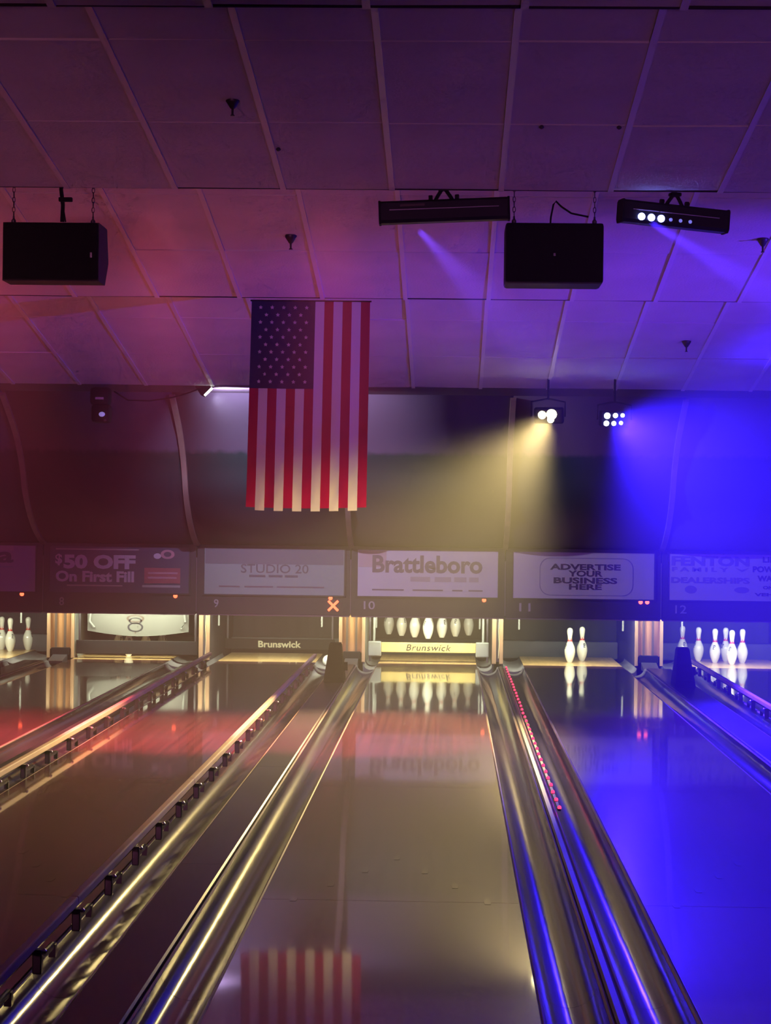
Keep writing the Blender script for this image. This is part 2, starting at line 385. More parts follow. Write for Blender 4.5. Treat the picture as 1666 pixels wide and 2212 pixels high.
# bumper rails
def bumper(x, side, label, y0=5.3, y1=22.3):
    root = empty('bumper_rail', (x, y0, 0)); tag(root, label, 'bumper rail', 'raised bumper rails')
    L = y1-y0
    cuts = [0, 2.66, 6.3, 9.9, 13.6, L]
    for i in range(5):
        b = MB(); b.bbox(-.018, .018, cuts[i]+.002, cuts[i+1]-.002, .082, .118, .006); b.build('rail', M_rail, root)
    b = MB(); b.box(-.004, .004, 0, L, .066, .082); b.build('rail_flange', M_post, root)
    pm = MB(); pm.bbox(-.016, .016, -.02, .02, .0, .084, .004); pp = None
    qm = MB(); qm.box(-.012, .012, .26, .29, .0, .045); qm.box(-.010, .010, 0.0, .29, .036, .050); qp = None
    km = MB(); km.lathe([(0.004, -.006), (.010, -.004), (.011, .004), (.006, .011), (.001, .013)], 10); kp = None
    y = 0.35
    while y < L-.3:
        for (mb, nm, m, ref) in ((pm, 'post', M_post, 'pp'), (qm, 'bracket', M_post, 'qp'), (km, 'post_bolt', M_bright, 'kp')):
            src = {'pp': pp, 'qp': qp, 'kp': kp}[ref]
            if src is None:
                src = mb.build(nm, m, root, smooth=(ref == 'kp')); o = src
                if ref == 'pp': pp = src
                elif ref == 'qp': qp = src
                else: kp = src
            else:
                o = src.copy(); COL.objects.link(o)
            o.location = (side*.022, y, .074 if ref == 'kp' else 0)
            if ref == 'kp': o.location.x = side*.042
        y += 0.75
    return root
bumper(LANE[9]+HW+.020, 1, 'tan topped bumper rail on black posts at the right edge of lane nine')
bumper(LANE[9]-HW-.042, 1, 'bumper rail with shiny post heads at the left edge of lane nine')
bumper(LANE[12]-HW-.020, -1, 'blue lit bumper rail at the left edge of lane twelve')

# red light string along the narrow capping between lanes 10 and 11
root = empty('light_string', (0.613, 11.4, .012)); tag(root, 'string of small glowing red lights along the narrow capping', 'light string')
b = MB(); b.box(-.008, .008, 0, 10.9, -.016, -.006); b.build('light_strip', M_black, root)
M_led = mat('red_led', (0.5, 0.02, 0.05), 0.4, emit=(1.0, 0.035, 0.10), estr=1.3)
pr = None
for k in range(34):
    if pr is None:
        b = MB(); b.lathe([(.009, -.008), (.011, -.002), (.010, .005), (.006, .010), (.001, .012)], 10); o = pr = b.build('bulb', M_led, root, smooth=True)
    else: o = pr.copy(); COL.objects.link(o)
    o.location = (random.gauss(0, .0015), 0.02 + k*0.325, 0)

# ball return hoods on the wide cappings
def hood(x, y, label):
    b = MB()
    vs = []
    for (z, hw, f, k) in ((0, .095, -.20, .22), (.05, .092, -.19, .22), (.20, .072, -.08, .20), (.34, .058, .0, .18), (.36, .050, .02, .165)):
        vs += [(-hw, f, z), (hw, f, z), (hw, k, z), (-hw, k, z)]
    fs = [(4*i+j, 4*i+(j+1) % 4, 4*i+4+(j+1) % 4, 4*i+4+j) for i in range(4) for j in range(4)] + [(3,2,1,0), (16,17,18,19)]
    b.add(vs, fs)
    root = empty('return_hood', (x, y, .0105)); tag(root, label, 'hood', 'return hoods')
    b.build('hood_shell', M_blackm, root)
    b = MB(); b.box(.055, .12, .02, .06, .10, .15); b.box(.085, .12, .02, .06, .15, .18); b.build('latch', M_blackm, root)
hood(-1.08, 20.0, 'black tapered hood standing on the capping between lanes nine and ten')
hood(2.235, 20.0, 'dark blue lit tapered hood standing on the capping between lanes eleven and twelve')
hood(-4.43, 20.0, 'dark tapered hood at the left picture edge between lanes seven and eight')

# ------------------------------------------------------------------ kickbacks, pits, masking units
def kickback(x0, x1, label, wide):
    root = empty('kickback', ((x0+x1)/2, 22.80, -.1)); tag(root, label, 'partition', 'kickback partitions')
    h = (x1-x0)/2
    for s in (-1, 1):
        b = MB(); a, c = sorted((s*h, s*(h-.022))); b.box(a, c, 0, 2.5, 0, .98); b.build('side_plate', M_greyp if s > 0 and wide else M_cap, root)
    if wide:
        b = MB(); b.box(-h+.022, h-.022, .03, .05, .20, .98); b.build('front_panel', M_wood, root)
        for s in (-1, 1):
            b = MB(); a, c = sorted((s*h, s*(h-.036))); b.bbox(a, c, -.012, .03, .10, .98, .004); b.build('edge_post', M_woodp, root)
        for xx in (-.055, .045):
            b = MB(); b.box(xx-.012, xx+.012, .006, .03, .13, .98); b.build('strap', M_strap, root)
        b = MB(); b.bbox(-h+.05, h-.05, -.02, .03, .13, .215, .006); b.build('return_door', M_black, root)
        b = MB(); b.box(-h+.06, h-.06, .0, .03, .95, .98); b.build('bracket', M_chain, root)
        b = MB(); b.prism([(-.32, .09), (-.02, .14), (-.02, .06), (-.32, .06)], 'x', -h+.07, h-.07); b.build('ramp', M_cap, root)
    else:
        b = MB(); b.bbox(-h, -h+.045, -.012, .03, .10, .98, .004); b.build('edge_post', M_woodp, root)
        b = MB(); b.bbox(h-.04, h, -.012, .03, .10, .98, .004); b.build('edge_post', M_woodp, root)
        b = MB(); b.box(-h+.022, h-.022, .03, .05, .12, .98); b.build('front_panel', M_greyp, root)
        b = MB(); b.tube([(0.0, .015, .97), (.012, .01, .84), (.03, .008, .72), (.018, .008, .6), (.012, .01, .46), (.02, .01, .32), (.01, .012, .16)], .006, 6); b.build('cable', M_cream, root, smooth=True)
    return root
kickback(-4.385, -4.085, 'wooden partition with dark straps left of lane eight', True)
kickback(-2.72, -2.60, 'narrow wooden partition between lanes eight and nine', False)
kickback(-1.19, -.905, 'orange wooden partition with straps between lanes nine and ten', True)
kickback(.475, .595, 'narrow partition with a pale hanging cable between lanes ten and eleven', False)
kickback(2.02, 2.325, 'pinkish wooden partition with straps between lanes eleven and twelve', True)
kickback(-6.1, -5.98, 'wooden partition at the far left of lane seven', False)
kickback(3.84, 3.96, 'wooden partition at the far right of lane twelve', False)
KB = {7: (-5.98, -4.385), 8: (-4.085, -2.72), 9: (-2.60, -1.19), 10: (-.905, .475), 11: (.595, 2.02), 12: (2.325, 3.84)}
numw = {7: 'seven', 8: 'eight', 9: 'nine', 10: 'ten', 11: 'eleven', 12: 'twelve'}
for n, (x0, x1) in KB.items():
    root = empty('pin_pit', ((x0+x1)/2, 25.0, -.2)); tag(root, 'dark curtain and grey cushion behind the pins of lane %s' % numw[n], 'pin pit', 'pits behind the pins')
    h = (x1-x0)/2-.004
    b = MB(); b.box(-h, h, .26, .29, 0, 1.2); b.build('curtain', M_curtain, root)
    b = MB(); b.bbox(-h, h, -.06, .10, .12, .335, .025); b.build('cushion', M_cushion, root, smooth=True)
    b = MB(); b.box(-h, h, -.86, .25, 0, .05); b.build('pit_floor', M_curtain, root)
    mx = (x0+x1)/2
    for (a, c) in ((x0+.003, LANE[n]-HW-.003), (LANE[n]+HW+.003, x1-.003)):
        m_ = (a+c)/2; q = (c-a)/2
        pr2 = [(m_-mx-q*math.cos(math.pi*k/8), .195-.055*math.sin(math.pi*k/8)) for k in range(9)] + [(c-mx, .10), (a-mx, .10)]
        b = MB(); b.prism(pr2, 'y', -2.52, -.90); b.build('side_channel', M_gutend, root, smooth=True)
    for s in (-1, 1):
        xx = s*.57 + LANE[n]-mx
        b = MB(); b.bbox(xx-.010, xx+.010, -1.92, -1.90, .56, .95, .004); b.build('guide_rod', M_greyp, root)
    b = MB(); b.box(-h, h, -2.35, .28, 1.16, 1.2); b.build('pit_roof', M_deckdark, root)
    lo = area('pin_lamp', ((x0+x1)/2, 22.545, .60), ((x0+x1)/2, 23.25, .10), (0.95, 1.0, 0.70), 12.0, h*1.9, .04)
    lo.parent = root; lo.matrix_parent_inverse = Matrix.Translation(root.location).inverted()

M_signp = mat('sign_pale', (0.60, 0.58, 0.62), 0.55, noise=((3, 3, 3), 0.05))
M_signpb = mat('sign_pale_band', (0.55, 0.42, 0.44), 0.55)
M_signpur = mat('sign_lilac', (0.42, 0.27, 0.46), 0.55)
M_signpurb = mat('sign_lilac_band', (0.55, 0.35, 0.46), 0.55)
M_signnavy = mat('sign_navy', (0.085, 0.075, 0.13), 0.5)
M_signgg = mat('sign_grey_green', (0.30, 0.37, 0.34), 0.55)
M_signggb = mat('sign_grey_violet', (0.19, 0.19, 0.20), 0.55)
M_lilac = mat('letter_lilac', (0.66, 0.56, 0.68), 0.5)
M_gl = mat('letter_grey', (0.20, 0.14, 0.17), 0.6)
M_glf = mat('letter_faint', (0.45, 0.38, 0.41), 0.6)
M_glg = mat('letter_grey_green', (0.15, 0.14, 0.15), 0.6)
M_dk = mat('letter_dark', (0.10, 0.06, 0.14), 0.6)
M_dk2 = mat('letter_violet', (0.30, 0.25, 0.45), 0.6)
M_rbox = mat('sign_red', (0.42, 0.10, 0.14), 0.5)
M_rboxl = mat('sign_red_line', (0.55, 0.28, 0.36), 0.5)
M_num = mat('number_grey', (0.42, 0.40, 0.41), 0.5)
M_ind = mat('indicator_red', (0.5, 0.05, 0.02), 0.4, emit=(1.0, 0.10, 0.04), estr=2.2)
UPX = 201.0
def rect(parent, name, cx, cz, w_, h_, m, y=-.003, t=.0015):
    b = MB(); b.box(cx-w_/2, cx+w_/2, y, y+t, cz-h_/2, cz+h_/2); return b.build(name, m, parent)
def disc(parent, name, cx, cz, rx, rz, m, y=-.003, n=20, ring=0):
    b = MB()
    if ring:
        vs = []; fs = []
        for k in range(n):
            g = 2*math.pi*k/n
            for q in (1, 1-ring):
                for yy in (y, y+.002): vs.append((cx+rx*q*math.cos(g), yy, cz+rz*q*math.sin(g)))
        for k in range(n):
            a = 4*k; c = 4*((k+1) % n); fs += [(a, c, c+2, a+2), (a+1, a+3, c+3, c+1), (a, a+1, c+1, c), (a+2, c+2, c+3, a+3)]
        b.add(vs, fs)
    else: b.prism([(cx+rx*math.cos(2*math.pi*k/n), cz+rz*math.sin(2*math.pi*k/n)) for k in range(n)], 'y', y, y+.002)
    return b.build(name, m, parent)
maskw = {7: 'with a pale lilac advert above lane seven at the left edge', 8: 'reading $50 OFF On First Fill above lane eight', 9: 'with a faded grey green advert and red cross light above lane nine',
         10: 'reading Brattleboro above lane ten', 11: 'reading ADVERTISE YOUR BUSINESS HERE above lane eleven', 12: 'reading FENTON, blue lit, above lane twelve'}
for i, n in enumerate((7, 8, 9, 10, 11, 12)):
    x0, x1 = SEAMS[i], SEAMS[i+1]; sx = SIGNX[n]
    root = empty('masking_unit', (sx, MASKY, 0)); tag(root, 'dark masking unit ' + maskw[n], 'masking unit', 'masking units over the lanes')
    b = MB(); b.bbox(x0-sx+.003, x1-sx-.003, 0, .11, MZ0, MZ1, .006); b.build('housing', M_mask, root)
    b = MB(); b.box(x0-sx+.01, x1-sx-.01, -.008, .02, MZ0-.012, MZ0+.001); b.build('bottom_trim', M_trim, root)
    b = MB(); b.bbox(x1-sx-.007, x1-sx+.007, -.008, .0, MZ0+.02, MZ1-.14, .004); b.build('edge_trim', M_trim, root)
    sw, sh, sc = 1.50, .495, .982
    pm = {7: M_signpur, 8: M_signnavy, 9: M_signgg, 10: M_signp, 11: M_signp, 12: M_signp}[n]
    b = MB(); b.bbox(-sw/2, sw/2, -.012, .004, sc-sh/2, sc+sh/2, .003); sg = b.build('sign_panel', pm, root)
    Y = -.0145
    fr = MB()
    for (a, c, d, e) in ((-sw/2-.015, sw/2+.015, sc+sh/2, sc+sh/2+.014), (-sw/2-.015, sw/2+.015, sc-sh/2-.014, sc-sh/2), (-sw/2-.015, -sw/2, sc-sh/2, sc+sh/2), (sw/2, sw/2+.015, sc-sh/2, sc+sh/2)):
        fr.box(a, c, -.018, .002, d, e)
    fr.build('sign_frame', M_mask, root)
    def px(x, y, x2, y2, ox, oy):          # sign picture coordinates -> centre and size on the panel
        return ((x+x2)/2-ox)/UPX, sc-((y+y2)/2-oy)/UPX, abs(x2-x)/UPX, abs(y2-y)/UPX
    def T(s, box, ox, oy, m, **k): cx, cz, ww, hh = px(*box, ox, oy); return text_part(sg, s, cx, cz, ww, hh, m, y=Y, **k)
    def Rr(box, ox, oy, m, name='print', dy=0): cx, cz, ww, hh = px(*box, ox, oy); return rect(sg, name, cx, cz, ww, hh, m, y=Y-.0002+dy)
    if n == 7:
        ox, oy = -73, 1229
        T('a', (-4, 1193, 30, 1217), ox, oy, M_dk, bold=.03); Rr((-30, 1224, 30, 1227), ox, oy, M_dk2); Rr((-224, 1180, 30, 1190), ox, oy, M_signpurb)
    elif n == 8:
        ox, oy = 258, 1232
        T('$', (119, 1199, 134, 1224), ox, oy, M_lilac, bold=.03); T('50 OFF', (137, 1200, 293, 1231), ox, oy, M_lilac, bold=.05); T('On First Fill', (120, 1235, 290, 1259), ox, oy, M_lilac, bold=.04)
        Rr((312, 1227, 390, 1260), ox, oy, M_rbox, 'red_box'); Rr((320, 1236, 384, 1240), ox, oy, M_rboxl, dy=-.001); Rr((320, 1246, 382, 1250), ox, oy, M_rboxl, dy=-.001)
        Rr((308, 1264, 390, 1269), ox, oy, M_num); Rr((120, 1187, 300, 1190), ox, oy, M_num); Rr((145, 1265, 265, 1268), ox, oy, M_num)
        cx, cz, ww, hh = px(340, 1188, 376, 1207, ox, oy); disc(sg, 'logo_mark', cx+.02, cz, .075, .05, M_rboxl, Y, ring=.45); disc(sg, 'logo_mark', cx-.09, cz-.02, .04, .03, M_lilac, Y)
    elif n == 9:
        ox, oy = 594, 1235
        Rr((445, 1186, 743, 1219), ox, oy, M_signggb, 'top_band', dy=.0007)
        T('STUDIO 20', (522, 1219, 668, 1238), ox, oy, M_glg, bold=.01)
        for a, c in ((540, 575), (582, 612), (617, 645)): Rr((a, 1242, c, 1247), ox, oy, M_glg)
        for a, c in ((475, 520), (530, 592), (600, 702)): Rr((a, 1266, c, 1269), ox, oy, M_gl)
    elif n == 10:
        ox, oy = 925, 1237
        Rr((776, 1189, 836, 1224), ox, oy, M_signpb, 'top_band', dy=.0007)
        T('Brattleboro', (806, 1198, 1042, 1236), ox, oy, M_gl, bold=.03)
        for a, c in ((888, 930), (940, 975), (982, 1008), (1014, 1034)): Rr((a, 1244, c, 1254), ox, oy, M_glf)
        for a, c in ((806, 874), (893, 958), (978, 1000), (1013, 1043)): Rr((a, 1271, c, 1274), ox, oy, M_gl)
    elif n == 11:
        ox, oy = 1259, 1242
        for s, bx in (('ADVERTISE', (1187, 1217, 1338, 1230)), ('YOUR', (1226, 1231, 1300, 1244)), ('BUSINESS', (1195, 1246, 1331, 1259)), ('HERE', (1228, 1260, 1298, 1272))):
            T(s, bx, ox, oy, M_dk, bold=.035)
        cx, cz, ww, hh = px(1165, 1204, 1365, 1285, ox, oy)
        pts = []
        for (sxx, szz, a0) in ((1, 1, 0), (-1, 1, 90), (-1, -1, 180), (1, -1, 270)):
            for k in range(6):
                g = math.radians(a0+k*18); pts.append((cx+sxx*(ww/2-.11)+.11*math.cos(g), cz+szz*(hh/2-.11)+.11*math.sin(g)))
        b = MB(); N = len(pts)
        inn = [(cx+(p[0]-cx)*.985, cz+(p[1]-cz)*.965) for p in pts]
        vs = [(p[0], Y, p[1]) for p in pts] + [(p[0], Y, p[1]) for p in inn] + [(p[0], Y+.002, p[1]) for p in pts] + [(p[0], Y+.002, p[1]) for p in inn]
        fs = []
        for k in range(N):
            j = (k+1) % N; fs += [(k, j, N+j, N+k), (2*N+k, 3*N+k, 3*N+j, 2*N+j), (k, 2*N+k, 2*N+j, j), (N+k, N+j, 3*N+j, 3*N+k)]
        b.add(vs, fs); b.build('rounded_outline', M_dk2, sg)
    else:
        ox, oy = 1597, 1250
        T('FENTON', (1451, 1205, 1616, 1226), ox, oy, M_dk2, bold=.04); T('FAMILY', (1452, 1229, 1572, 1238), ox, oy, M_dk2, bold=.03, spacing=1.5); T('DEALERSHIPS', (1450, 1250, 1617, 1263), ox, oy, M_dk2, bold=.04)
        for s, bx in (('LIFETIME', (1645, 1205, 1727, 1217)), ('POWERTRAIN', (1624, 1225, 1742, 1238)), ('WARRANTY', (1634, 1245, 1734, 1257)), ('ON', (1646, 1267, 1668, 1274)), ('VEHICLES', (1628, 1282, 1722, 1289))):
            T(s, bx, ox, oy, M_dk, bold=.035)
        for (bx, rr) in (((1480, 1268, 1505, 1285), 0), ((1585, 1270, 1617, 1283), 0)):
            cx, cz, ww, hh = px(*bx, ox, oy); disc(sg, 'emblem', cx, cz, ww/2, hh/2, M_dk2, Y)
        cx, cz, ww, hh = px(1586, 1229, 1616, 1238, ox, oy)
        b = MB(); b.prism([(cx-ww/2, cz+hh/2), (cx, cz), (cx+ww/2, cz+hh/2), (cx, cz-hh/2)], 'y', Y, Y+.002); b.build('chevron', M_dk2, sg)
    text_part(root, str(n), -.62 if n != 7 else -.62, .637, .05*len(str(n))+.02*(len(str(n))-1), .088, M_num, y=-.002, bold=.01, name='lane_number')
    for dx in ((.61, .68) if n == 11 else (.605,)):
        b = MB(); b.lathe([(.0005, -.010), (.016, -.008), (.0225, -.002), (.0225, .004)], 16)
        o = b.build('indicator_light', M_ind, root, smooth=True); o.location = (dx, -.004, .708); o.rotation_euler = (math.radians(-90), 0, 0)
    if n == 9:
        for s in (-1, 1):
            b = MB(); b.bbox(-.075, .075, -.010, .0, -.013, .013, .004); o = b.build('cross_light', M_ind, root); o.location = (.635, -.002, .626); o.rotation_euler = (0, s*math.radians(45), 0)

# ------------------------------------------------------------------ pins
PROFP = [(0.026, 0.0), (0.0275, .004), (.0358, .019), (.0497, .057), (.0572, .092), (.0605, .114), (.0600, .128), (.0579, .149), (.0535, .166), (.047, .184), (.0392, .201), (.0314, .219), (.027, .230), (.0249, .238), (.0228, .254),
         (.0232, .266), (.0239, .276), (.0267, .298), (.0304, .321), (.0322, .338), (.0323, .343), (.0310, .355), (.0272, .366), (.0195, .3755), (.0100, .380), (.0004, .381)]
def prof_r(z):
    for (r0, z0), (r1, z1) in zip(PROFP, PROFP[1:]):
        if z0 <= z <= z1: return r0 + (r1-r0)*(z-z0)/(z1-z0)
    return .001
def make_pin():
    root = empty('bowling_pin', (0, 0, 0))
    b = MB(); b.lathe(PROFP, 28); b.build('pin_body', M_pin, root, smooth=True)
    n = 48; vs = []; fs = []
    for k in range(n):                     # red neck band with crown points
        g = 2*math.pi*k/n; top = .246 + (.026 if k % 8 == 0 else .013 if k % 8 in (1, 7) else 0.0)
        for j in range(4):
            z = .230 + (top-.230)*j/3; r = prof_r(z)+.0008; vs.append((r*math.cos(g), r*math.sin(g), z))
    for k in range(n):
        a, c = 4*k, 4*((k+1) % n)
        for j in range(3): fs.append((a+j, c+j, c+j+1, a+j+1))
    mesh_obj('neck_band', vs, fs, M_red, root, smooth=True)
    b = MB()                                # black print on the shoulder
    def patch(g0, g1, z0, z1):
        vs = []
        for z in (z0, (z0+z1)/2, z1):
            for q in range(5):
                g = g0+(g1-g0)*q/4; r = prof_r(z)+.0009; vs.append((r*math.sin(g), -r*math.cos(g), z))
        b.add(vs, [(5*i+j, 5*i+j+1, 5*i+6+j, 5*i+5+j) for i in range(2) for j in range(4)])
    for (g0, g1, z0, z1) in ((-.30, -.16, .150, .196), (-.30, .22, .188, .197), (-.26, .06, .170, .177), (-.34, .05, .150, .157), (.08, .22, .176, .197)): patch(g0, g1, z0, z1)
    b.build('shoulder_print', M_ink, root, smooth=True)
    return root
pinp = make_pin(); used = [False]
def pin(x, y, z, rz, label, group, rot=None):
    o = pinp if not used[0] else copy_tree(pinp)
    used[0] = True
    o.location = (x, y, z); o.rotation_euler = rot if rot else (0, 0, rz)
    tag(o, label, 'bowling pin', group); return o
ROW = .264
SP = {1: (0, 0), 2: (-.1524, 1), 3: (.1524, 1), 4: (-.3048, 2), 5: (0, 2), 6: (.3048, 2), 7: (-.4572, 3), 8: (-.1524, 3), 9: (.1524, 3), 10: (.4572, 3)}
def put(n, k, z, rz, label, group): return pin(LANE[n]+SP[k][0], HP+ROW*SP[k][1], z, rz, label, group)
g11 = 'pins standing on lane eleven'
put(11, 1, .001, -1.1, 'front white pin of the pair standing on lane eleven', g11); put(11, 3, .001, .55, 'rear right white pin of the pair on lane eleven', g11)
g12 = 'pins standing on lane twelve'
for k, rz, lb in ((1, -.5, 'nearest white pin at the centre of lane twelve'), (2, -.25, 'white pin left of the nearest pin on lane twelve'), (3, 1.35, 'rightmost white pin standing on lane twelve'),
                  (4, -1.1, 'second white pin from the left on lane twelve'), (5, -.8, 'white pin half hidden behind the nearest pins of lane twelve'), (7, .45, 'leftmost white pin on lane twelve, above the dark hood')):
    put(12, k, .001, rz, lb, g12)
g7 = 'pins standing on lane seven'
for k, rz, lb in ((6, .9, 'middle white pin of the three on lane seven'), (9, -.3, 'white pin cut by the left picture edge on lane seven'), (10, 1.3, 'right one of the three white pins on lane seven')): put(7, k, .001, rz, lb, g7)
g8 = 'pins behind the black rake of lane eight'
for k, rz, lb in ((1, .3, 'pin foot at the centre below the black rake of lane eight'), (2, .7, 'pin foot left of centre below the black rake of lane eight'), (3, 2., 'pin foot right of centre below the black rake of lane eight'), (6, 1., 'rightmost small pin foot below the black rake of lane eight')):
    put(8, k, .001, rz, lb, g8)
g10 = 'pins held up in the machine of lane ten'
ORD = {1: 'bright central front pin', 2: 'pin just left of the central pin', 3: 'pin just right of the central pin', 4: 'second pin from the left', 5: 'pin hidden behind the central pin', 6: 'second pin from the right',
       7: 'leftmost pin', 8: 'rear pin hidden behind the pin left of centre', 9: 'rear pin hidden behind the pin right of centre', 10: 'rightmost pin'}
for k in range(1, 11): put(10, k, .239, {1: -.75, 7: -.7, 4: .9, 2: 1.6, 3: .75, 6: .1, 10: 2}.get(k, 2.5), ORD[k] + ' hanging in the machine of lane ten', g10)
pin(LANE[9]+HW+.118, 22.86, -.012, 0, 'white pin lying at the deck edge of lane nine beside the black hood', 'fallen pins', rot=(math.radians(-84), 0, 0))

# pin table of lane ten: cups that carry the lifted rack
root = empty('pin_table', (LANE[10], HP, .60)); tag(root, 'dark pin carrying table behind the masking unit of lane ten', 'pin table')
b = MB(); b.bbox(-.62, .62, -.15, .95, .03, .07, .01); b.build('table_plate', M_rakeb, root)
for k, (dx, r) in SP.items():
    b = MB(); b.lathe([(.045, .03), (.045, -.02), (.040, -.04), (.034, -.04), (.036, -.02), (.036, .03)], 14, (dx, r*ROW, 0)); b.build('pin_cup', M_rakeb, root, smooth=True)
# rakes
def rake(n, y, x0, x1, z0, z1, m, label, ends=None, text=None):
    root = empty('sweep_rake', ((x0+x1)/2, y, 0)); tag(root, label, 'rake', 'sweep rakes'); h = (x1-x0)/2
    e = .145 if ends else 0
    b = MB(); b.bbox(-h+e, h-e, -.015, .015, z0, z1, .005); bd = b.build('rake_board', m, root)
    if ends:
        for s in (-1, 1):
            b = MB(); a, c = sorted((s*h, s*(h-e))); b.bbox(a, c, -.03, .03, z0-.045, z1+.012, .012); b.build('rake_end', M_greyp, root)
            b = MB(); b.bbox(s*(h-.065)-.012, s*(h-.065)+.012, .0, .02, z1, .62, .003); b.build('rake_arm', M_greyp, root)
            b = MB(); b.bbox(s*(h-.02)-.010, s*(h-.02)+.010, -.02, .0, z0-.10, .62, .003); b.build('rake_arm', M_chain, root)
    else:
        for s in (-1, 1):
            b = MB(); b.bbox(s*(h-.03)-.012, s*(h-.03)+.012, .016, .04, z0+.02, .62, .003); b.build('rake_arm', M_chain, root)
    if text:
        s_, w_, hh, mm, kw = text; text_part(bd, s_, 0, (z0+z1)/2, w_, hh, mm, y=-.0165, **kw)
    return root
rake(10, 22.9, -.905+.03, .475-.03, .108, .215, M_rakey, 'yellow sweep rake with grey ends reading Brunswick on lane ten', True, ('Brunswick', .49, .068, M_ink, dict(shear=.25, spacing=1.1)))
rake(9, 24.30, -2.595, -1.315, .03, .152, M_rakeb, 'black sweep rake with cream Brunswick lettering on lane nine', False, ('Brunswick', .50, .078, M_cream, dict(bold=.03)))
r8 = rake(8, 22.85, -4.07, -2.735, .048, .197, M_rakeb, 'lowered black sweep rake in front of the pins of lane eight')
# pale pin table front of lane eight
root = empty('machine_shield', (-3.42, 23.02, 0)); tag(root, 'pale curved machine front with ring emblem above the black rake of lane eight', 'machine front')
pr_ = [(-.56, .75), (-.56, .29)] + [(-.56+1.12*k/16, .29-.055*math.sin(math.pi*k/16)) for k in range(1, 16)] + [(.56, .29), (.56, .75)]
b = MB(); b.prism(pr_, 'y', 0, .02); fr = b.build('front_plate', M_table, root)
disc(fr, 'ring_emblem', -.03, .335, .088, .052, M_ink, -.003, 24, ring=.24); disc(fr, 'ring_emblem', -.03, .405, .075, .035, M_ink, -.003, 24, ring=.24); disc(fr, 'ring_emblem', -.03, .43, .10, .04, M_strap, -.003, 24, ring=.24)
b = MB(); b.box(-.036, -.024, -.003, 0, .262, .29); b.build('emblem_stem', M_strap, fr)
for s in (-1, 1):
    b = MB(); b.tube([(s*.50, -.04, .75), (s*.52, -.05, .48), (s*.53, -.05, .40), (s*.48, -.04, .33)], .014, 8); b.build('lever_arm', M_greyp, root, smooth=True)

# ------------------------------------------------------------------ flag hanging from the ceiling edge
FX0, FX1, FY, FZ1, FH = -1.479, -.605, 15.43, 3.166, 1.52
def cloth_mat(name, c, tr):
    m = mat(name, c, 0.6, spec=0.25); nt = m.node_tree; p = nt.nodes['Principled BSDF']; o = nt.nodes['Material Output']
    t = nt.nodes.new('ShaderNodeBsdfTranslucent'); t.inputs[0].default_value = (*c, 1); mx = nt.nodes.new('ShaderNodeMixShader'); mx.inputs[0].default_value = tr
    nt.links.new(p.outputs[0], mx.inputs[1]); nt.links.new(t.outputs[0], mx.inputs[2]); nt.links.new(mx.outputs[0], o.inputs['Surface']); return m
M_fr = cloth_mat('flag_red', (0.36, 0.004, 0.055), 0.35); M_fw = cloth_mat('flag_white', (0.62, 0.63, 0.60), 0.35); M_fb = cloth_mat('flag_blue', (0.012, 0.014, 0.065), 0.2)
flag = empty('flag', ((FX0+FX1)/2, FY, FZ1)); tag(flag, 'vertically hung stars and stripes flag below the ceiling step', 'flag')
FWd = FX1-FX0
from mathutils import noise as mn
def FP(u, v, off=0.0):
    """u 0..1 across, v metres down"""
    x = (u-.5)*FWd*(1+.012*v)-.012*v; t = min(1, v/FH)
    y = .010*t*math.sin(u*21+v*1.5) + .016*t*mn.noise(Vector((u*4, v*3.1, 1.7))) + .022*t*t*mn.noise(Vector((u*12, v*9+u*7, 4.2)))
    return (x, y+off, -v - .010*math.sin(u*math.pi*1.0+.3)*t)
def cloth(name, u0, u1, v0, v1, m, nu=4, nv=60, th=.0016, off=0.0, parent=flag):
    vs = [FP(u0+(u1-u0)*i/nu, v0+(v1-v0)*j/nv, off) for j in range(nv+1) for i in range(nu+1)]
    fs = [(j*(nu+1)+i, (j+1)*(nu+1)+i, (j+1)*(nu+1)+i+1, j*(nu+1)+i+1) for j in range(nv) for i in range(nu)]
    return mesh_obj(name, vs, fs, m, parent, smooth=True)
CH = .645
for k in range(13):
    u0, u1 = k/13, (k+1)/13
    cloth('stripe', u0, u1, CH if k < 7 else .004, FH + (.022 if k % 2 else 0.0), M_fr if k % 2 == 0 else M_fw)
can = cloth('canton', 0, 7/13, .004, CH, M_fb, nu=14, nv=30)
for r in range(11):
    for c in range(5 if r % 2 == 0 else 4):
        u = (7/13)*((.145 if r % 2 == 0 else .235)+c*.18); v = .05 + r*.0545
        p = FP(u, v, -.0012); pts = []
        for k in range(10):
            rr = .0165 if k % 2 == 0 else .0075; g = math.pi/2 + k*math.pi/5
            pts.append((p[0]+rr*math.cos(g), p[2]+rr*math.sin(g)))
        b = MB(); b.prism(pts, 'y', p[1], p[1]+.0009); b.build('star', M_fw, can)
b = MB(); b.tube([(-FWd/2-.01, .004, .0), (FWd/2+.01, .004, .0)], .006, 8); b.build('hanging_rod', M_blackm, flag, smooth=True)

